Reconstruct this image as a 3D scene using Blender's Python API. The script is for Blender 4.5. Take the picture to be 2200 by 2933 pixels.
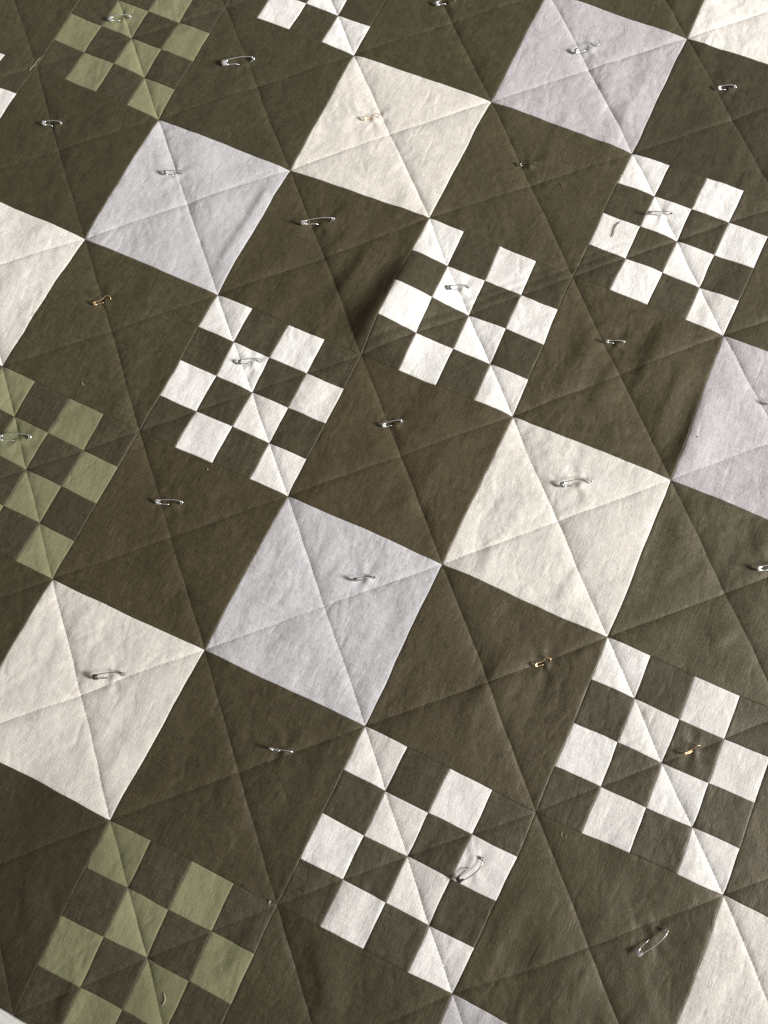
import bpy, math, random
import numpy as np
from mathutils import Matrix, Vector

for _o in list(bpy.data.objects):
    bpy.data.objects.remove(_o)
sc = bpy.context.scene
col = sc.collection

# ------------------------------------------------------------------ camera
CAM_R = ((0.90270518, 0.4280888, -0.04316645),
         (0.39946788, -0.87114493, -0.28553796),
         (-0.15983984, 0.24051299, -0.95739476))       # right, down, forward
CAM_C = (0.68268, -0.62441, 1.00410)
cam_data = bpy.data.cameras.new('camera')
cam_data.sensor_fit = 'VERTICAL'
cam_data.sensor_height = 36.0
cam_data.lens = 36.0 * 2595.83 / 2933.0
cam_data.clip_start = 0.01
cam_data.clip_end = 50.0
cam = bpy.data.objects.new('camera', cam_data)
col.objects.link(cam)
_r, _d, _f = [Vector(v) for v in CAM_R]
m = Matrix.Identity(4)
for k in range(3):
    m[k][0] = _r[k]; m[k][1] = -_d[k]; m[k][2] = -_f[k]; m[k][3] = CAM_C[k]
cam.matrix_world = m
sc.camera = cam

# ------------------------------------------------------------------ light: one soft window off to the right, dim room around
world = bpy.data.worlds.new('World'); sc.world = world; world.use_nodes = True
bg = world.node_tree.nodes['Background']
bg.inputs['Color'].default_value = (1.0, 0.90, 0.79, 1)
bg.inputs['Strength'].default_value = 0.15
AIM = Vector((0.515, -0.372, 0.0))
AZ = math.radians(12.0); EL = math.radians(22.0); DIST = 9.0
win = bpy.data.lights.new('window_light', 'AREA')
win.shape = 'RECTANGLE'; win.size = 2.8; win.size_y = 2.6
win.energy = 122.0; win.spread = math.radians(38)      # beam narrowed and aimed off-centre to darken the lower-left corner
win.color = (1.0, 0.985, 0.965)
wo = bpy.data.objects.new('window_light', win); col.objects.link(wo)
wdir = Vector((math.cos(AZ) * math.cos(EL), math.sin(AZ) * math.cos(EL), math.sin(EL)))
wo.location = AIM + wdir * DIST
wo.rotation_euler = (wo.location - Vector((0.33, 0.51, 0.0))).to_track_quat('Z', 'Y').to_euler()
sc.view_settings.view_transform = 'Standard'
sc.view_settings.look = 'None'
sc.view_settings.exposure = 0.0
sc.view_settings.gamma = 1.0
sc.view_settings.use_curve_mapping = False

# ------------------------------------------------------------------ noise
def _hash(ix, iy, seed):
    h = (ix.astype(np.int64) * 374761393 + iy.astype(np.int64) * 668265263 + seed * 1442695041) & 0xFFFFFFFF
    h = ((h ^ (h >> 13)) * 1274126177) & 0xFFFFFFFF
    h = (h ^ (h >> 16)) & 0xFFFFFFFF
    h = (h * 2246822519) & 0xFFFFFFFF
    return ((h ^ (h >> 15)) & 0xFFFFFF) / float(0xFFFFFF)
def vnoise(x, y, seed=0):
    """gradient noise, about -0.7..0.7"""
    ix = np.floor(x); iy = np.floor(y); fx = x - ix; fy = y - iy
    ux = fx**3 * (fx * (fx * 6 - 15) + 10); uy = fy**3 * (fy * (fy * 6 - 15) + 10)
    def g(dx, dy):
        a = _hash(ix + dx, iy + dy, seed) * 2 * np.pi
        return np.cos(a) * (fx - dx) + np.sin(a) * (fy - dy)
    return (g(0, 0) * (1 - ux) + g(1, 0) * ux) * (1 - uy) + (g(0, 1) * (1 - ux) + g(1, 1) * ux) * uy

# ------------------------------------------------------------------ the quilt's lattice (block = 0.2 m), with the give of hand-sewn seams (mm)
B = 0.2
J = {(0, 0):(1.9,-0.0), (1, 0):(2.1,-0.9), (2, 0):(-1.3,6.5), (3, 0):(-2.6,1.5), (4, 0):(-7.6,0.7), (0, 1):(3.7,-0.6), (1, 1):(1.6,-0.4), (2, 1):(4.6,-3.4), (3, 1):(3.0,-1.3), (4, 1):(-0.9,1.5), (1, -1):(-1.1,-0.7), (2, -1):(1.1,2.4), (3, -1):(-0.3,0.3), (0, -1):(-2.9,2.6), (3, -2):(0.9,0.2), (-1, 0):(0.9,8.7), (0, 2):(3.1,1.3), (1, 2):(4.2,-3.5), (2, 2):(4.2,-0.7), (3, 2):(1.1,0.3), (4, 2):(0.7,0.4), (1, 3):(2.5,-4.8), (2, 3):(0.7,-1.5), (3, 3):(0.1,1.1), (4, 3):(0.3,-2.2), (5, 3):(1.3,5.7), (2, 4):(-3.8,-2.2), (3, 4):(-4.4,0.2), (4, 4):(-7.8,3.4), (2, 5):(2.4,-8.0)}
I0, I1, J0, J1 = -5, 9, -6, 6
DISP = np.zeros((I1 - I0 + 1, J1 - J0 + 1, 2))
for i in range(I0, I1 + 1):
    for j in range(J0, J1 + 1):
        if (i, j) in J:
            DISP[i - I0, j - J0] = J[(i, j)]
        else:
            w = s = 0.0; acc = np.zeros(2)
            for (p, q), d in J.items():
                r2 = (p - i)**2 + (q - j)**2
                w = math.exp(-r2 / 1.5); s += w; acc += w * np.array(d)
            DISP[i - I0, j - J0] = acc / (s + 0.35)
DISP *= 0.001

def to_xy(a, b):
    """block coordinates -> metres in the plane of the quilt"""
    fa = np.clip(a - I0, 0, I1 - I0 - 1e-6); fb = np.clip(b - J0, 0, J1 - J0 - 1e-6)
    ia = np.floor(fa).astype(int); ib = np.floor(fb).astype(int)
    ta = (fa - ia)[..., None]; tb = (fb - ib)[..., None]
    d = (DISP[ia, ib] * (1 - ta) + DISP[ia + 1, ib] * ta) * (1 - tb) + (DISP[ia, ib + 1] * (1 - ta) + DISP[ia + 1, ib + 1] * ta) * tb
    wx = 0.0020 * vnoise(a * 2.3, b * 2.3, 5) + 0.0008 * vnoise(a * 7.1, b * 7.1, 6)
    wy = 0.0020 * vnoise(a * 2.3 + 31, b * 2.3, 7) + 0.0008 * vnoise(a * 7.1 + 17, b * 7.1, 8)
    return a * B + d[..., 0] + wx, -b * B + d[..., 1] + wy
def to_ab(x, y):
    a = np.array([x / B]); b = np.array([-y / B])
    for _ in range(6):
        px, py = to_xy(a, b)
        a = a + (x - px) / B; b = b - (y - py) / B
    return float(a[0]), float(b[0])

# ------------------------------------------------------------------ pins (head x, y, far end x, y, kind, roll of the wire plane in degrees, needle side)
PINS = [
 (-0.1431,0.1163,-0.1165,0.1335,'steel',30,1,'silver safety pin in a green square at the top left of the quilt'),
 (0.0406,0.1113,0.0782,0.1369,'steel',18,1,'large silver safety pin lying wide on the brown square right of the top green checks'),
 (-0.1380,-0.0714,-0.1128,-0.0606,'steel',35,1,'small silver safety pin on the brown square at far left below the top green checks'),
 (0.0528,-0.0736,0.0765,-0.0627,'grey',35,1,'small silver safety pin on the lavender square nearest the left edge'),
 (0.2577,0.1076,0.2752,0.1206,'brass',35,1,'pale gold pear-shaped pin on the cream square in the upper middle'),
 (0.4722,0.3159,0.4971,0.3428,'grey',35,1,'silver safety pin on the lavender square at the top right'),
 (0.2662,0.3185,0.2899,0.3377,'steel',30,1,'silver safety pin cut by the top edge of the photo'),
 (0.6653,0.3359,0.6870,0.3476,'steel',35,1,'small silver safety pin on the brown square in the upper right corner'),
 (0.4732,0.1243,0.4923,0.1343,'dark',30,1,'thin dark steel pear-shaped pin on the brown square below the top lavender square'),
 (0.2542,-0.0703,0.2919,-0.0481,'steel',72,1,'long silver safety pin on edge on the brown square right of the left lavender square'),
 (0.0652,-0.2784,0.0804,-0.2614,'brass',22,1,'brass pear-shaped pin on the brown square at left below the lavender square'),
 (0.2714,-0.2753,0.2983,-0.2607,'grey',32,1,'silver safety pin in the white square of the leftmost white checkered block'),
 (0.4643,-0.0786,0.4885,-0.0646,'grey',12,1,'silver safety pin with wide clasp in the middle white checkered block'),
 (0.6490,0.1185,0.6775,0.1327,'dark',86,1,'thin dark safety pin standing on edge in the upper right white checkered block'),
 (0.6666,-0.0674,0.6886,-0.0581,'steel',78,1,'small silver safety pin on the wrinkled brown square at right of centre'),
 (0.4671,-0.2770,0.4874,-0.2614,'steel',38,1,'small silver safety pin on the brown square in the middle of the quilt'),
 (0.0502,-0.4847,0.0893,-0.4660,'steel',14,1,'large silver safety pin in a green square, its clasp cut by the left edge'),
 (0.2666,-0.4736,0.2972,-0.4615,'steel',40,1,'silver safety pin with pale clasp on the brown square right of the left green checks'),
 (0.6863,-0.2596,0.7180,-0.2399,'grey',28,1,'large silver safety pin on the cream square right of centre'),
 (0.5181,-0.4600,0.5397,-0.4464,'dark',60,1,'small dark safety pin on the lavender square in the lower middle'),
 (0.3036,-0.6811,0.3353,-0.6624,'dark',35,1,'long dark safety pin on the cream square at the lower left'),
 (0.5167,-0.6645,0.5418,-0.6570,'steel',75,1,'silver safety pin slanting down on the brown square right of the lower left cream square'),
 (0.7399,-0.4617,0.7538,-0.4489,'brass',25,1,'short brass pear-shaped pin on the brown square below the right cream square'),
 (0.9209,-0.2600,0.9476,-0.2442,'steel',30,1,'bright silver safety pin cut by the right edge of the photo'),
 (0.9171,-0.4820,0.9305,-0.4666,'brass',60,1,'brass pear-shaped pin in a small brown square of the lower right checkered block'),
 (0.7528,-0.6990,0.7673,-0.6660,'dark',8,-1,'dark curved safety pin in a white square of the lower middle checkered block'),
 (0.9403,-0.6837,0.9607,-0.6486,'steel',22,-1,'large silver safety pin slanting up on the brown square at the bottom right'),
 (0.8682,-0.0653,0.8907,-0.0517,'dark',60,1,'dark pin tip at the right edge on the right lavender square'),
]
# soft folds in the cloth: x0, y0, x1, y1, height mm, half width mm (steep side to the left of the light)
FOLDS = [
 (0.416,-0.045,0.394,-0.195,12.5,31), (0.356,-0.050,0.342,-0.165,4.0,19), (0.318,-0.040,0.306,-0.120,1.8,14), (0.300,-0.010,0.285,-0.090,1.2,12),
 (0.728,-0.005,0.724,-0.118,4.2,18), (0.806,-0.065,0.804,-0.192,3.5,17), (0.762,-0.050,0.766,-0.165,1.6,12), (0.650,-0.060,0.640,-0.160,1.8,14),
 (0.690,-0.080,0.680,-0.160,1.5,11), (0.745,-0.335,0.735,-0.395,1.0,9),
 (0.585,-0.815,0.580,-0.890,2.6,14), (0.640,-0.800,0.690,-0.870,2.0,14),
 (0.192,-0.010,0.186,-0.170,1.9,10), (0.640,-0.340,0.652,-0.400,1.3,10), (0.715,-0.440,0.690,-0.560,1.6,13),
 (0.905,-0.360,0.925,-0.330,1.0,8), (0.440,-0.940,0.450,-1.000,2.0,10), (0.340,-0.880,0.380,-0.940,1.4,12),
]

def height(a, b, x, y):
    """height of the quilt top in metres: batting loft, quilting grooves, wrinkles, folds, pinned tucks"""
    mm = np.zeros_like(x)
    f1 = a - b; d1 = np.abs(f1 - np.round(f1)) * B * 1000 / math.sqrt(2)
    f2 = a + b; d2 = np.abs(f2 - np.round(f2)) * B * 1000 / math.sqrt(2)
    amp = 1.0 + 0.8 * vnoise(a * 1.7, b * 1.7, 40) + 0.5 * vnoise(a * 5.3, b * 5.3, 42)
    amp2 = 1.0 + 1.1 * vnoise(a * 1.9, b * 1.9, 41) + 0.6 * vnoise(a * 5.7, b * 5.7, 43)
    mm += 1.55 * amp * (1 - np.exp(-d1 / 11.0)) + 0.42 * (1 - np.exp(-d1 / 2.2))
    mm += 0.95 * amp2 * (1 - np.exp(-d2 / 10.0)) + 0.35 * (1 - np.exp(-d2 / 2.2))
    mm += 1.5 * vnoise(x * 9, y * 9, 11) + 1.0 * vnoise(x * 22, y * 16, 12)
    # crumple of the washed linen: creases with random directions
    wx = x + 0.006 * vnoise(x * 40, y * 40, 20); wy = y + 0.006 * vnoise(x * 40 + 9, y * 40, 21)
    pat = 0.45 + 0.9 * np.clip(vnoise(x * 7, y * 7, 22) + 0.35, 0, 1)
    mm += pat * 0.95 * (np.abs(vnoise(wx * 45, wy * 38, 23)) - 0.2)
    mm += pat * 0.50 * (np.abs(vnoise((wx + 0.5 * wy) * 95, (wy - 0.4 * wx) * 60, 24)) - 0.2)
    mm += pat * 0.16 * vnoise(wx * 190, wy * 150, 25)
    # soft pulls running along the grain
    rip = np.clip(vnoise(x * 6 + 3, y * 6, 26) + 0.25, 0, 1)
    mm += rip * (2.1 * vnoise(wx * 36 + 0.6 * vnoise(x * 12, y * 12, 28), wy * 9, 27) + 0.5 * vnoise(wx * 85, wy * 20, 29))
    # puckers pulled by the quilting stitches
    mm += 0.28 * np.exp(-d1 / 9.0) * (1 - np.exp(-d1 / 2.0)) * vnoise((a + b) * 26, d1 * 0.05, 31)
    mm += 0.22 * np.exp(-d2 / 9.0) * (1 - np.exp(-d2 / 2.0)) * vnoise((a - b) * 26, d2 * 0.05, 32)
    # a second, unpicked row of stitching through the middle checkered block
    for off, dep in ((0.085, 1.25), (0.15, 0.9)):
        s = f2 - 3 - 0 + off
        on = np.clip((a - 1.95) / 0.1, 0, 1) * np.clip((3.25 - a) / 0.1, 0, 1)
        if off > 0.1: on = on * np.clip((a - 2.25) / 0.1, 0, 1)
        mm -= dep * on * np.exp(-np.abs(s) * B * 700 / 3.2)
    # sharp-edged press marks
    for (x0, y0, x1, y1, dep) in ((0.24,-0.70,0.42,-0.735,0.40),(0.24,0.10,0.36,0.075,0.30),(0.46,-0.33,0.60,-0.37,0.25),(0.62,-0.30,0.66,-0.38,0.25)):
        dx, dy = x1 - x0, y1 - y0; L = math.hypot(dx, dy); dx /= L; dy /= L
        s = (x - x0) * dx + (y - y0) * dy; q = -(x - x0) * dy + (y - y0) * dx
        mm -= dep * np.exp(-np.abs(q) * 1000 / 2.4) * ((s > 0) & (s < L))
    for (x0, y0, x1, y1, h, w) in FOLDS:
        dx, dy = x1 - x0, y1 - y0; L = math.hypot(dx, dy); dx /= L; dy /= L
        s = ((x - x0) * dx + (y - y0) * dy) / L
        q = (-(x - x0) * dy + (y - y0) * dx) * 1000 + 3.0 * vnoise(s * 2.5, s * 0 + x0 * 50, 50)
        env = np.exp(-((s - 0.5) / 0.42)**4)
        prof = np.where(q > 0, np.exp(-(q / (1.8 * w))**2), np.exp(-(q / (0.68 * w))**2))
        mm += h * env * prof
    for p in PINS:
        x0, y0, x1, y1 = p[:4]
        L = math.hypot(x1 - x0, y1 - y0); dx, dy = (x1 - x0) / L, (y1 - y0) / L
        near = np.hypot(x - (x0 + x1) / 2, y - (y0 + y1) / 2) < 0.09
        if not near.any(): continue
        s = ((x - x0) * dx + (y - y0) * dy) / L
        side = -p[6]
        q = (-(x - x0) * dy + (y - y0) * dx) * 1000 * side - 2.0
        e = np.where(s < 0.62, np.exp(-((s - 0.62) / 0.13)**2), np.exp(-((s - 0.62) / 0.24)**2))
        r = np.hypot(x - (x0 + dx * L * .6), y - (y0 + dy * L * .6)) * 1000
        th = np.arctan2(y - (y0 + dy * L * .6), x - (x0 + dx * L * .6))
        bump = (1.6 if p[6] < 0 else 2.4) * e * np.exp(-(q / 4.6)**2) - 0.9 * np.exp(-(r / 17.0)**2)
        bump += 0.42 * np.exp(-((r - 14) / 10.0)**2) * np.sin(th * 5 + x0 * 90)
        mm += np.where(near, bump, 0)
    return mm * 0.001 - 0.002

def h_at(x, y):
    a, b = to_ab(x, y)
    return float(height(np.array([a]), np.array([b]), np.array([x]), np.array([y]))[0])

# ------------------------------------------------------------------ materials
def nd(t, typ, **kw):
    n = t.nodes.new(typ)
    for k, v in kw.items():
        if k in n.inputs: n.inputs[k].default_value = v
        else: setattr(n, k, v)
    return n
def linen(name, base, alt, contrast=0.16, sheen=0.15, sheen_tint=(1, 1, 1, 1), rough=0.9, spec=0.15, lotvar=0.05, spec_tint=(1, 1, 1, 1)):
    mt = bpy.data.materials.new(name); mt.use_nodes = True; t = mt.node_tree; L = t.links
    pb = t.nodes['Principled BSDF']
    tc = nd(t, 'ShaderNodeTexCoord'); oi = nd(t, 'ShaderNodeObjectInfo')
    mul = nd(t, 'ShaderNodeMath', operation='MULTIPLY'); mul.inputs[1].default_value = 37.0
    L.new(oi.outputs['Random'], mul.inputs[0])
    add = nd(t, 'ShaderNodeVectorMath', operation='ADD')
    L.new(tc.outputs['Object'], add.inputs[0]); L.new(mul.outputs[0], add.inputs[1])
    def mapped(sx, sy, det=3.0, dist=0.0):
        mp = nd(t, 'ShaderNodeMapping'); mp.inputs['Scale'].default_value = (sx, sy, 40)
        L.new(add.outputs[0], mp.inputs['Vector'])
        n = nd(t, 'ShaderNodeTexNoise'); n.inputs['Scale'].default_value = 1.0
        n.inputs['Detail'].default_value = det; n.inputs['Roughness'].default_value = 0.6; n.inputs['Distortion'].default_value = dist
        L.new(mp.outputs[0], n.inputs['Vector']); return n.outputs['Fac']
    warp = mapped(620, 70, 5.0, 0.3)      # long threads along the length
    weft = mapped(70, 620, 5.0, 0.3)      # and across
    mott = mapped(120, 85, 5.0, 0.8)
    speck = mapped(640, 560, 3.0)
    def m2(op, A, Bv):
        n = nd(t, 'ShaderNodeMath', operation=op)
        for q, v in enumerate((A, Bv)):
            if isinstance(v, (int, float)): n.inputs[q].default_value = v
            else: L.new(v, n.inputs[q])
        return n.outputs[0]
    s = m2('ADD', m2('MULTIPLY', warp, 0.38), m2('MULTIPLY', weft, 0.26))
    s = m2('ADD', s, m2('MULTIPLY', speck, 0.30))
    s = m2('ADD', s, m2('MULTIPLY', mott, 0.13))          # about 0.5 +- 0.1
    fac = nd(t, 'ShaderNodeMapRange'); fac.inputs['From Min'].default_value = 0.425; fac.inputs['From Max'].default_value = 0.575; fac.clamp = False
    fac.inputs['To Min'].default_value = 1 - contrast; fac.inputs['To Max'].default_value = 1 + contrast
    L.new(s, fac.inputs['Value'])
    mix = nd(t, 'ShaderNodeMix', data_type='RGBA'); mix.inputs['A'].default_value = (*base, 1); mix.inputs['B'].default_value = (*alt, 1)
    mr = nd(t, 'ShaderNodeMapRange'); mr.inputs['From Min'].default_value = 0.35; mr.inputs['From Max'].default_value = 0.65
    L.new(m2('ADD', m2('MULTIPLY', mott, 0.6), m2('MULTIPLY', oi.outputs['Random'], 0.4)), mr.inputs['Value']); L.new(mr.outputs[0], mix.inputs['Factor'])
    sc_ = nd(t, 'ShaderNodeVectorMath', operation='SCALE')
    lot = m2('ADD', m2('MULTIPLY', oi.outputs['Random'], lotvar), 1 - lotvar / 2)      # pieces cut from slightly different lengths of cloth
    L.new(mix.outputs['Result'], sc_.inputs[0]); L.new(m2('MULTIPLY', fac.outputs[0], lot), sc_.inputs['Scale'])
    dye_shade = nd(t, 'ShaderNodeMix', data_type='RGBA', blend_type='MULTIPLY'); dye_shade.inputs['Factor'].default_value = 1.0
    L.new(sc_.outputs[0], dye_shade.inputs['A']); L.new(oi.outputs['Color'], dye_shade.inputs['B'])      # per-piece tint, with painted light falloff on the brown squares
    L.new(dye_shade.outputs['Result'], pb.inputs['Base Color'])
    crump = mapped(170, 120, 5.0, 1.6)
    hgt = m2('ADD', m2('ADD', m2('MULTIPLY', warp, 0.24), m2('MULTIPLY', weft, 0.17)), m2('ADD', m2('MULTIPLY', crump, 0.42), m2('MULTIPLY', speck, 0.22)))
    # sharp pressed-in creases of unironed linen, in scattered places
    crm = mapped(30, 24, 2.0, 0.5)
    vm = nd(t, 'ShaderNodeMapping'); vm.inputs['Scale'].default_value = (46, 27, 20); vm.inputs['Rotation'].default_value = (0, 0, 0.35)
    L.new(add.outputs[0], vm.inputs['Vector'])
    vo = nd(t, 'ShaderNodeTexVoronoi', feature='DISTANCE_TO_EDGE'); vo.inputs['Scale'].default_value = 1.0
    L.new(vm.outputs[0], vo.inputs['Vector']); ab = vo.outputs['Distance']
    cr = nd(t, 'ShaderNodeMapRange'); cr.interpolation_type = 'SMOOTHSTEP'
    cr.inputs['From Min'].default_value = 0.0; cr.inputs['From Max'].default_value = 0.16; cr.inputs['To Min'].default_value = 1.0; cr.inputs['To Max'].default_value = 0.0
    L.new(ab, cr.inputs['Value'])
    cm_ = nd(t, 'ShaderNodeMapRange'); cm_.inputs['From Min'].default_value = 0.46; cm_.inputs['From Max'].default_value = 0.66; L.new(crm, cm_.inputs['Value'])
    hgt = m2('SUBTRACT', hgt, m2('MULTIPLY', m2('MULTIPLY', cr.outputs[0], cm_.outputs[0]), 0.30))
    bp = nd(t, 'ShaderNodeBump'); bp.inputs['Strength'].default_value = 1.0; bp.inputs['Distance'].default_value = 0.00072
    L.new(hgt, bp.inputs['Height']); L.new(bp.outputs[0], pb.inputs['Normal'])
    pb.inputs['Roughness'].default_value = rough
    pb.inputs['Specular IOR Level'].default_value = spec
    pb.inputs['Specular Tint'].default_value = spec_tint
    pb.inputs['Sheen Weight'].default_value = sheen
    pb.inputs['Sheen Roughness'].default_value = 0.45
    pb.inputs['Sheen Tint'].default_value = sheen_tint
    return mt
def plain(name, c, rough=0.8, metallic=0.0, noise=None):
    mt = bpy.data.materials.new(name); mt.use_nodes = True; t = mt.node_tree; pb = t.nodes['Principled BSDF']
    pb.inputs['Base Color'].default_value = (*c, 1); pb.inputs['Roughness'].default_value = rough; pb.inputs['Metallic'].default_value = metallic
    n = nd(t, 'ShaderNodeTexNoise'); n.inputs['Scale'].default_value = noise or 400.0; n.inputs['Detail'].default_value = 4
    mx = nd(t, 'ShaderNodeMix', data_type='RGBA'); mx.inputs['A'].default_value = (*[v * 0.82 for v in c], 1); mx.inputs['B'].default_value = (*[min(1, v * 1.12) for v in c], 1)
    tc = nd(t, 'ShaderNodeTexCoord'); t.links.new(tc.outputs['Object'], n.inputs['Vector'])
    t.links.new(n.outputs['Fac'], mx.inputs['Factor']); t.links.new(mx.outputs['Result'], pb.inputs['Base Color'])
    return mt
M = {
 'dark': linen('brown_linen', (0.0455, 0.0365, 0.0180), (0.0435, 0.0378, 0.0198), 0.42, 0.08, (0.62, 0.53, 0.36, 1), 0.58, 0.78, 0.06, (1.0, 0.92, 0.76, 1)),
 'darkcell': linen('brown_check_linen', (0.0455, 0.0380, 0.0212), (0.0445, 0.0388, 0.0226), 0.42, 0.08, (0.62, 0.53, 0.36, 1), 0.58, 0.72, 0.12, (1.0, 0.92, 0.78, 1)),
 'white': linen('cream_linen', (0.69, 0.65, 0.595), (0.72, 0.69, 0.64), 0.12, 0.05),
 'whitecell': linen('white_linen', (0.745, 0.722, 0.685), (0.77, 0.752, 0.722), 0.11, 0.05, lotvar=0.08),
 'lavender': linen('lavender_linen', (0.475, 0.452, 0.465), (0.515, 0.50, 0.517), 0.14, 0.05),
 'green': linen('green_cotton', (0.210, 0.210, 0.116), (0.226, 0.227, 0.129), 0.10, 0.05, lotvar=0.08),
 'thread': plain('quilting_thread', (0.13, 0.112, 0.085), 0.9),
 'batting': plain('cotton_batting', (0.80, 0.79, 0.76), 0.95, noise=160),
 'backing': plain('backing_cloth', (0.62, 0.59, 0.54), 0.9),
 'floor': plain('floor_boards', (0.30, 0.20, 0.12), 0.5, noise=6),
 'steel': plain('nickel_steel', (0.80, 0.82, 0.83), 0.28, 0.72),
 'greysteel': plain('grey_steel', (0.56, 0.57, 0.57), 0.24, 0.92),
 'darksteel': plain('worn_steel', (0.24, 0.22, 0.20), 0.26, 0.95),
 'brass': plain('brass_wire', (0.86, 0.60, 0.33), 0.28, 0.8),
 'lint_pale': plain('pale_lint', (0.55, 0.52, 0.42), 0.9),
 'lint_brown': plain('brown_lint', (0.16, 0.12, 0.085), 0.9),
}

# ------------------------------------------------------------------ helpers
def link(name, me, mat=None, parent=None):
    o = bpy.data.objects.new(name, me); col.objects.link(o)
    if mat is not None: me.materials.append(mat)
    if parent is not None: o.parent = parent
    return o
def empty(name, loc=(0, 0, 0), rz=0.0):
    o = bpy.data.objects.new(name, None); o.empty_display_size = 0.01
    col.objects.link(o); o.location = loc; o.rotation_euler = (0, 0, rz); return o
def tag(o, label, cat, group=None):
    o['label'] = label; o['category'] = cat
    if group: o['group'] = group
def tube(pts, r, n=8, taper=False):
    """verts, faces of a wire swept along pts"""
    pts = [Vector(p) for p in pts]; V = []; F = []
    up = None
    for k, p in enumerate(pts):
        d = (pts[min(k + 1, len(pts) - 1)] - pts[max(k - 1, 0)]).normalized()
        if up is None:
            up = Vector((0, 0, 1)) if abs(d.z) < 0.9 else Vector((1, 0, 0))
        sx = d.cross(up).normalized(); up = sx.cross(d).normalized()
        rr = r * (0.25 if taper and k in (0, len(pts) - 1) else 1.0)
        for q in range(n):
            a = 2 * math.pi * q / n
            V.append(p + sx * (math.cos(a) * rr) + up * (math.sin(a) * rr))
    for k in range(len(pts) - 1):
        for q in range(n):
            F.append((k * n + q, k * n + (q + 1) % n, (k + 1) * n + (q + 1) % n, (k + 1) * n + q))
    F.append(tuple(range(n - 1, -1, -1))); F.append(tuple((len(pts) - 1) * n + q for q in range(n)))
    return [tuple(v) for v in V], F
def mesh(name, V, F, smooth=True):
    me = bpy.data.meshes.new(name); me.from_pydata(V, [], F); me.update()
    if smooth: me.polygons.foreach_set('use_smooth', [True] * len(me.polygons))
    return me

# ------------------------------------------------------------------ floor under the quilt
floor = link('floor', mesh('floor', [(-4, -4, -0.022), (5, -4, -0.022), (5, 4, -0.022), (-4, 4, -0.022)], [(0, 1, 2, 3)], False), M['floor'])
floor['kind'] = 'structure'

# ------------------------------------------------------------------ quilt
quilt = empty('patchwork_quilt', (0, 0, 0))
tag(quilt, 'brown, cream and lavender patchwork quilt with small checkered blocks, spread flat and pinned', 'quilt')

def tlist(width_mm, step):
    e = [0.0, 0.45, 1.0, 1.9, 3.2]
    n = max(2, int(round((width_mm - 2 * e[-1]) / step)))
    if n % 2: n += 1
    mid = [e[-1] + (width_mm - 2 * e[-1]) * k / n for k in range(1, n)]
    t = e + mid + [width_mm - v for v in reversed(e)]
    return np.array(t) / width_mm

def patch(name, mat, parent, a0, b0, w, step, lift):
    """one piece of cloth: square of w blocks, its edges rolled down into the seams"""
    t = tlist(w * B * 1000, step); n = len(t)
    aa, bb = np.meshgrid(a0 + t * w, b0 + t * w, indexing='ij')
    x, y = to_xy(aa, bb)
    z = height(aa, bb, x, y)
    tt = np.minimum(t, 1 - t) * w * B * 1000
    e = np.minimum(tt[:, None], tt[None, :])
    z += 0.001 * (-0.4 * np.exp(-e / 0.8) + lift * np.exp(-(e / 6.0)**4) + 0.05 * np.sin(e * 0))
    # keep a hair's breadth between neighbours
    cx, cy = x.mean(), y.mean()
    on = e <= 1e-9
    sh = 0.00006
    dxc = np.where(on, np.sign(t - 0.5)[:, None] * (tt[:, None] <= 1e-9), 0.0)
    dyc = np.where(on, -np.sign(t - 0.5)[None, :] * (tt[None, :] <= 1e-9), 0.0)
    x = x - dxc * sh; y = y - dyc * sh
    V = np.stack([x, y, z], -1).reshape(-1, 3)
    idx = np.arange(n * n).reshape(n, n)
    on1 = np.abs((aa - bb) - np.round(aa - bb)) < 1e-6
    on2 = np.abs((aa + bb) - np.round(aa + bb)) < 1e-6
    F = []
    A = idx[:-1, :-1]; Bq = idx[1:, :-1]; C = idx[1:, 1:]; D = idx[:-1, 1:]
    m1 = on1[:-1, :-1] & on1[1:, 1:]
    m2_ = on2[1:, :-1] & on2[:-1, 1:]
    q = ~(m1 | m2_)
    # order so that normals point up (a grows along x, b along -y)
    F += np.stack([A[q], D[q], C[q], Bq[q]], -1).tolist()
    F += np.stack([A[m1], D[m1], C[m1]], -1).tolist() + np.stack([A[m1], C[m1], Bq[m1]], -1).tolist()
    F += np.stack([A[m2_], D[m2_], Bq[m2_]], -1).tolist() + np.stack([D[m2_], C[m2_], Bq[m2_]], -1).tolist()
    ring = np.concatenate([idx[:, 0], idx[-1, 1:], idx[-2::-1, -1], idx[0, -2:0:-1]])
    k0 = len(V); S = V[ring].copy(); S[:, 2] -= 0.0022
    V = np.vstack([V, S]); nr = len(ring)
    for k in range(nr):
        F.append([int(ring[k]), int(ring[(k + 1) % nr]), k0 + (k + 1) % nr, k0 + k])
    me = bpy.data.meshes.new(name); me.from_pydata(V.tolist(), [], F); me.update()
    me.polygons.foreach_set('use_smooth', np.ones(len(me.polygons), bool))
    f1 = np.zeros(len(V), bool); f2 = f1.copy(); f1[:n * n] = on1.ravel(); f2[:n * n] = on2.ravel()
    ev = np.empty(len(me.edges) * 2, np.int32); me.edges.foreach_get('vertices', ev); ev = ev.reshape(-1, 2)
    sharp = (f1[ev[:, 0]] & f1[ev[:, 1]]) | (f2[ev[:, 0]] & f2[ev[:, 1]])
    at = me.attributes.new('sharp_edge', 'BOOLEAN', 'EDGE'); at.data.foreach_set('value', sharp)
    return link(name, me, mat, parent)

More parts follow.
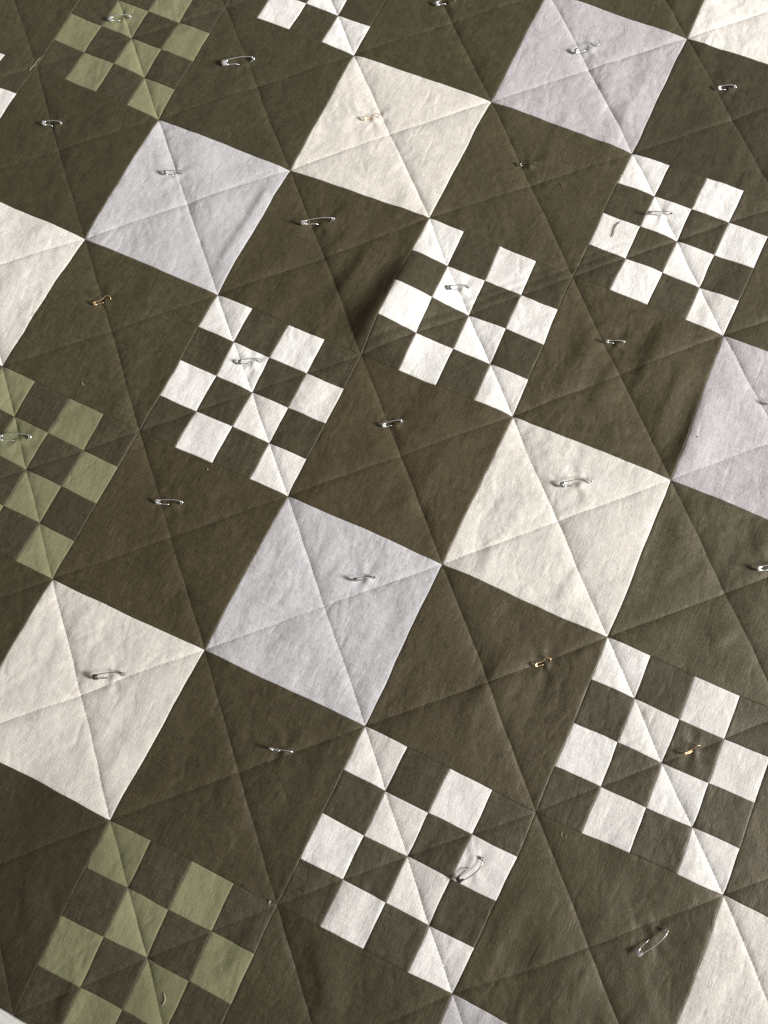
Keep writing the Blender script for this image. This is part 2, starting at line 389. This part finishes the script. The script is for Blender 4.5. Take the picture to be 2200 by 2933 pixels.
# ground covered by the camera, with a margin
FOOT = [(-0.309, 0.087), (0.679, 0.503), (1.079, -0.686), (0.394, -1.02)]
fc = np.mean(FOOT, 0); FOOT = [tuple(fc + (np.array(p) - fc) * 1.10) for p in FOOT]
def covered(i, j):
    c = [(p * B, -q * B) for p in np.linspace(i, i + 1, 9) for q in np.linspace(j, j + 1, 9)]
    for (x, y) in c:
        ok = True
        for k in range(4):
            x0, y0 = FOOT[k]; x1, y1 = FOOT[(k + 1) % 4]
            if (x1 - x0) * (y - y0) - (y1 - y0) * (x - x0) > 0: ok = False; break
        if ok: return True
    return False
GREEN = {(-1, -1), (0, 2), (2, 4)}
blocks = [(i, j) for i in range(I0, I1) for j in range(J0, 5) if covered(i, j)]
STEP = 2.5
# brown tints
DYE_SHADE = {(0,-1):(.92,.96,.96), (-1,0):(.86,.92,.90), (2,-1):(1.10,1.13,1.15), (1,0):(1.02,.97,.94), (0,1):(1.10,1.09,1.08), (2,1):(1.12,1.08,1.06),
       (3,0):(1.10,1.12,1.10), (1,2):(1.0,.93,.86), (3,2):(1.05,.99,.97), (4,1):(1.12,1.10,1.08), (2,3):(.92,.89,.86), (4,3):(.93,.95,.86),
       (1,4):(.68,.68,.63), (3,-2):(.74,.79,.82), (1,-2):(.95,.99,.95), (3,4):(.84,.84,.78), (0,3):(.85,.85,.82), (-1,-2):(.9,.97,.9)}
for (i, j) in blocks:
    s = i + j
    if s % 2:
        o = patch('brown_square', M['dark'], quilt, i, j, 1.0, STEP, 0.14)
        o.color = (*DYE_SHADE.get((i, j), (1.0, 1.0, 1.0)), 1)
    elif s % 4 == 0:
        if i % 2: patch('cream_square', M['white'], quilt, i, j, 1.0, STEP, 0.0)
        else: patch('lavender_square', M['lavender'], quilt, i, j, 1.0, STEP, 0.0)
    else:
        g = (i, j) in GREEN
        # the sewn-together back of the block (seam allowances) carries its sixteen squares
        corners = [to_xy(np.array([i + p]), np.array([j + q])) for p, q in ((0.02, 0.02), (0.98, 0.02), (0.98, 0.98), (0.02, 0.98))]
        V = [(float(c[0][0]), float(c[1][0]), -0.0062) for c in corners] + [(float(c[0][0]), float(c[1][0]), -0.0068) for c in corners]
        blk = link('checkered_block', mesh('checkered_block', V, [(3, 2, 1, 0), (4, 5, 6, 7), (0, 1, 5, 4), (1, 2, 6, 5), (2, 3, 7, 6), (3, 0, 4, 7)], False), M['backing'], quilt)
        blk['label'] = 'checkered block of ' + ('green' if g else 'white') + ' and brown squares'
        for p in range(4):
            for q in range(4):
                if (p + q) % 2 == 0:
                    patch('green_square' if g else 'white_square', M['green'] if g else M['whitecell'], blk, i + p / 4, j + q / 4, 0.25, STEP, 0.0)
                else:
                    patch('brown_square', M['darkcell'], blk, i + p / 4, j + q / 4, 0.25, STEP, 0.14)

# quilting stitches: short fine threads lying in the grooves
BSET = np.zeros((I1 - I0, 12), bool)
for (i, j) in blocks: BSET[i - I0, j - J0] = True
rs = np.random.RandomState(4)
LA = []; LB = []
for k in range(-9, 12):
    for sg in (0, 1):
        s0 = np.arange(-6, 8, 0.0165); ln = 0.0132 * rs.uniform(0.85, 1.12, len(s0))
        ss = s0[:, None] + ln[:, None] * np.array([0, 0.28, 0.72, 1.0])
        LA.append((ss + k / 2.0) if sg == 0 else (k / 2.0 + ss)); LB.append((ss - k / 2.0) if sg == 0 else (k / 2.0 - ss))
LA = np.concatenate(LA); LB = np.concatenate(LB)
ia = np.floor(LA[:, 1]).astype(int); ib = np.floor(LB[:, 1]).astype(int)
keep = (ia >= I0) & (ia < I1) & (ib >= J0) & (ib < 5)
LA, LB, ia, ib = LA[keep], LB[keep], ia[keep], ib[keep]
keep = BSET[ia - I0, ib - J0]; LA, LB = LA[keep], LB[keep]
SX, SY = to_xy(LA, LB); SZ = height(LA, LB, SX, SY) + np.array([-0.0004, 0.00006, 0.00006, -0.0004])
DX = SX[:, 3] - SX[:, 0]; DY = SY[:, 3] - SY[:, 0]; DL = np.hypot(DX, DY); DX /= DL; DY /= DL
r = 0.00010
VV = np.zeros((len(LA), 4, 3, 3))
for q, (cs_, cz_) in enumerate(((-r, 0.0), (0.0, r), (r, 0.0))):
    VV[:, :, q, 0] = SX - DY[:, None] * cs_; VV[:, :, q, 1] = SY + DX[:, None] * cs_; VV[:, :, q, 2] = SZ + cz_
f0 = [(k * 3 + q, k * 3 + q + 1, k * 3 + q + 4, k * 3 + q + 3) for k in range(3) for q in range(2)]
FF = (np.arange(len(LA))[:, None, None] * 12 + np.array(f0)[None]).reshape(-1, 4)
st = link('quilting_stitches', mesh('quilting_stitches', VV.reshape(-1, 3).tolist(), FF.tolist()), M['thread'], quilt)
st['kind'] = 'stuff'

# batting and backing: soft white layer that shows past the unfinished edge
def layer(name, mat, z0, z1, bmax, bulge, na=110, nb=110):
    a = np.linspace(-4.2, 7.2, na); b = np.concatenate([np.linspace(-5.0, 4.7, nb // 3), np.linspace(4.72, bmax, nb)])
    aa, bb = np.meshgrid(a, b, indexing='ij')
    x, y = to_xy(aa, bb)
    out = np.clip((bb - 4.985) / 0.03, 0, 1)
    edge = np.clip((bmax - bb) / 0.06, 0, 1)
    top = z1 + bulge * out * (0.0042 + 0.004 * vnoise(x * 60, y * 60, 70) + 0.0025 * vnoise(x * 150, y * 150, 71) + 0.0012 * vnoise(x * 420, y * 420, 72))
    y = y + bulge * 0.006 * vnoise(x * 45, y * 0 + 3, 73) * np.clip((bb - 5.05) / 0.1, 0, 1)
    top = z0 + (top - z0) * np.sqrt(np.clip(1 - (1 - edge)**2, 0.02, 1))
    n0, n1 = aa.shape
    V = np.stack([x, y, top], -1).reshape(-1, 3); k = len(V)
    Bt = V.copy(); Bt[:, 2] = z0
    idx = np.arange(k).reshape(n0, n1)
    F = np.stack([idx[:-1, :-1], idx[:-1, 1:], idx[1:, 1:], idx[1:, :-1]], -1).reshape(-1, 4).tolist()
    ring = np.concatenate([idx[:, 0], idx[-1, 1:], idx[-2::-1, -1], idx[0, -2:0:-1]])
    W = Bt[ring]; m0 = k; V = np.vstack([V, W]); nr = len(ring)
    for q in range(nr): F.append([int(ring[q]), int(ring[(q + 1) % nr]), m0 + (q + 1) % nr, m0 + q])
    F.append([m0 + q for q in range(nr)])
    return link(name, mesh(name, V.tolist(), F), mat, quilt)
layer('batting', M['batting'], -0.017, -0.0075, 5.20, 1.0)
layer('backing', M['backing'], -0.0215, -0.018, 5.26, 0.0, 40, 20)

# ------------------------------------------------------------------ safety pins
def bez(p0, p1, p2, p3, n):
    out = []
    for k in range(n + 1):
        t = k / n; u = 1 - t
        out.append(tuple(u**3 * a + 3 * u * u * t * b_ + 3 * u * t * t * c + t**3 * d for a, b_, c, d in zip(p0, p1, p2, p3)))
    return out
def safety_pin(x0, y0, x1, y1, kind, roll, side, label):
    L = math.hypot(x1 - x0, y1 - y0); rz = math.atan2(y1 - y0, x1 - x0)
    zs = [h_at(x0 + (x1 - x0) * f, y0 + (y1 - y0) * f) for f in (0.05, 0.25, 1.0)]
    z = max(zs[0], zs[1])
    root = empty('safety_pin', (x0, y0, z), rz)
    ro = math.radians(roll); LIFT = 0.0022
    wy, wz = math.cos(ro), math.sin(ro)
    slope = (zs[2] - z) / L
    mat = M['steel'] if kind == 'steel' else M['greysteel'] if kind == 'grey' else M['darksteel'] if kind == 'dark' else M['brass']
    r = 0.00044 if L > 0.03 else 0.00038
    # wire plane coordinates (s along the pin, w from needle to back arm) -> local metres
    def P(s, w, dz=0.0):
        return (s * L, (w - 0.0022) * wy * side, 0.0006 + r + max(0.0, w) * wz + dz + slope * s * L + LIFT * max(0.0, 1 - s / 0.5))
    def put(name, pts, rr=r, taper=False, n=8):
        v, f = tube(pts, rr, n, taper); return link(name, mesh(name, v, f), mat, root)
    if kind == 'brass' or (kind == 'dark' and L < 0.022):
        w = 0.0034
        back = bez(P(0.06, w), P(0.25, w), P(0.42, w), P(0.50, w * 1.05), 8)[:-1] + bez(P(0.50, w * 1.05), P(0.60, w * 1.35), P(0.70, w * 2.0), P(0.82, w * 1.9), 8)[:-1] \
            + bez(P(0.82, w * 1.9), P(0.95, w * 1.75), P(1.03, w * 1.1), P(0.99, w * 0.55), 8)[:-1] + bez(P(0.99, w * 0.55), P(0.96, w * 0.1), P(0.93, -w * 0.1, -0.0012), P(0.88, -w * 0.3, -0.004), 6)
        put('wire_bow', back, r * 1.05)
        put('needle', bez(P(0.06, 0), P(0.25, 0), P(0.40, 0), P(0.50, 0), 5)[:-1] + bez(P(0.50, 0), P(0.58, -w * 0.1, -0.001), P(0.66, -w * 0.2, -0.003), P(0.74, -w * 0.4, -0.006), 5), r * 0.95)
        cl, cw, th = 0.16, w, 0.0013
    else:
        w = 0.0048 * (L / 0.036)**0.7
        arch = 0.0022 * (L / 0.036)
        cr = 0.0013 * (L / 0.033)**0.6
        if roll < 10: arch = 0.0052
        back = bez(P(0.08, w), P(0.35, w + arch * 0.5, 0.0008), P(0.70, w + arch * 1.3, 0.0014), P(0.955, w * 0.62 + cr, 0.0006), 18)
        put('back_arm', back, r)
        # spring coil: one and a half turns
        cs, cw0 = 1.0 - cr / L - 0.006, w * 0.62
        coil = []
        for k in range(27):
            th_ = math.pi * 0.62 - 2 * math.pi * 1.6 * k / 26
            q = P(cs + math.cos(th_) * cr / L, cw0 + math.sin(th_) * cr)
            off = (k / 26 - 0.5) * r * 3.2
            coil.append((q[0], q[1] - off * wz * side, q[2] + off * wy + r))
        put('spring_coil', coil, r)
        # needle: leaves the clasp, dives under the cloth, comes out again at the coil
        put('needle', bez(P(0.08, 0), P(0.2, 0), P(0.32, 0), P(0.42, 0), 5)[:-1] + bez(P(0.42, 0), P(0.47, 0, -0.0008), P(0.5, 0, -0.002), P(0.56, 0, -0.004), 5), r * 0.9)
        put('needle', bez(P(0.80, w * 0.05, -0.004), P(0.86, w * 0.12, -0.0015), P(0.9, w * 0.22), P(0.965, w * 0.62 - cr * 0.8), 6), r * 0.9)
        cl, cw, th = 0.185, w, 0.0015
    # clasp: folded sheet cap, round at the nose, two lobes with a notch towards the pin
    mg = 0.00075 if kind == 'brass' else 0.0010
    hw = cw / 2 + mg; cm = cw / 2
    out = []
    for k in range(13):
        a = math.pi / 2 + math.pi * k / 12
        out.append((0.5 * hw + math.cos(a) * 0.5 * hw * 1.0, math.sin(a) * hw))
    lx = cl * L
    if kind == 'brass':
        out += [(lx, -hw), (lx * 1.05, -hw * 0.72), (lx, -hw * 0.45), (lx * 0.55, -hw * 0.38), (lx * 0.45, 0), (lx * 0.55, hw * 0.38), (lx, hw * 0.45), (lx * 1.05, hw * 0.72), (lx, hw)]
    else:
        out += [(lx * 0.75, -hw), (lx, -hw * 0.95), (lx * 1.1, -hw * 0.7), (lx * 1.0, -hw * 0.42), (lx * 0.72, -hw * 0.24), (lx * 0.6, 0), (lx * 0.72, hw * 0.24), (lx * 1.0, hw * 0.42), (lx * 1.1, hw * 0.7), (lx, hw * 0.95), (lx * 0.75, hw)]
    nO = len(out); V = []; F = []
    cxm = sum(p[0] for p in out) / nO
    for (tz, ins) in ((-th / 2, 0.75), (-th * 0.25, 1.0), (th * 0.1, 1.0), (th * 0.38, 0.82), (th / 2, 0.5)):
        for (px, py) in out:
            px2 = cxm + (px - cxm) * ins; py2 = py * ins
            q = P(px2 / L, cm + py2)
            base = (px2, (cm + py2 - 0.0022) * wy * side, 0.0006 + r + (cm + py2) * wz + slope * px2 + LIFT * max(0.0, 1 - px2 / L / 0.5))
            V.append((base[0], base[1] - tz * wz * side, base[2] + tz * wy))
    for k in range(4):
        for q in range(nO):
            F.append((k * nO + q, k * nO + (q + 1) % nO, (k + 1) * nO + (q + 1) % nO, (k + 1) * nO + q))
    F.append(tuple(range(nO - 1, -1, -1))); F.append(tuple(4 * nO + q for q in range(nO)))
    me = mesh('clasp', V, F)
    link('clasp', me, mat, root)
    tag(root, label, 'safety pin', 'safety pins basting the quilt')
    return root
for p in PINS:
    safety_pin(*p)

# ------------------------------------------------------------------ loose threads and lint
def snippet(pts, r, mat, label, lift=0.0004):
    c = pts[0]
    root_z = h_at(*c)
    P3 = []
    m_ = len(pts)
    for k in range(m_ * 3 - 2):
        t = k / 3.0; i = min(int(t), m_ - 2); u = t - i
        x = pts[i][0] * (1 - u) + pts[i + 1][0] * u; y = pts[i][1] * (1 - u) + pts[i + 1][1] * u
        P3.append((x - c[0], y - c[1], h_at(x, y) - root_z + lift + r))
    v, f = tube(P3, r, 6, True)
    o = link('loose_thread', mesh('loose_thread', v, f), mat); o.location = (c[0], c[1], root_z)
    tag(o, label, 'thread', 'loose threads on the quilt')
snippet([(0.6231,0.0972),(0.6203,0.0899),(0.6200,0.0833),(0.6214,0.0773),(0.6216,0.0713)], 0.00042, M['lint_brown'], 'short curved brown thread on a white square of the upper right checkered block')
snippet([(0.5300,-0.9215),(0.5338,-0.9252),(0.5349,-0.9290),(0.5345,-0.9325)], 0.0003, M['lint_pale'], 'pale curled thread on a green square at the bottom left')
snippet([(0.5860,-0.7985),(0.5888,-0.8000),(0.5872,-0.8018),(0.5868,-0.7998),(0.5885,-0.8035)], 0.00025, M['lint_pale'], 'tiny pale tuft of thread at the corner of the bottom green checks', 0.0008)
snippet([(0.1075,-0.3762),(0.1086,-0.3788),(0.1105,-0.3800),(0.1118,-0.3790)], 0.00022, M['lint_pale'], 'small pale curl of thread on the brown square above the left green checks')
snippet([(0.8315,-0.6078),(0.8322,-0.6110),(0.8338,-0.6118)], 0.00022, M['lint_pale'], 'pale hooked thread on the brown square below the lower right checks')
snippet([(0.8362,-0.6085),(0.8375,-0.6120)], 0.00018, M['lint_pale'], 'fine pale lint beside the hooked thread at lower right')
snippet([(0.5335,0.1190),(0.5355,0.1178),(0.5368,0.1165)], 0.0004, M['lint_brown'], 'small dark lint speck on the brown square left of the upper right checks')
snippet([(-0.2003,0.0241),(-0.2030,0.0165),(-0.2021,0.0104),(-0.2040,0.0040),(-0.2027,-0.0026)], 0.00018, M['lint_pale'], 'frayed pale thread along the seam at the top left corner')
snippet([(0.3022,-0.4113),(0.3042,-0.4128)], 0.0005, M['lint_pale'], 'small pale lint speck below the leftmost white checkered block')
snippet([(0.8085,-0.1385),(0.8098,-0.1402)], 0.0005, M['lint_pale'], 'small pale lint speck beside the right white checks above the right lavender square')
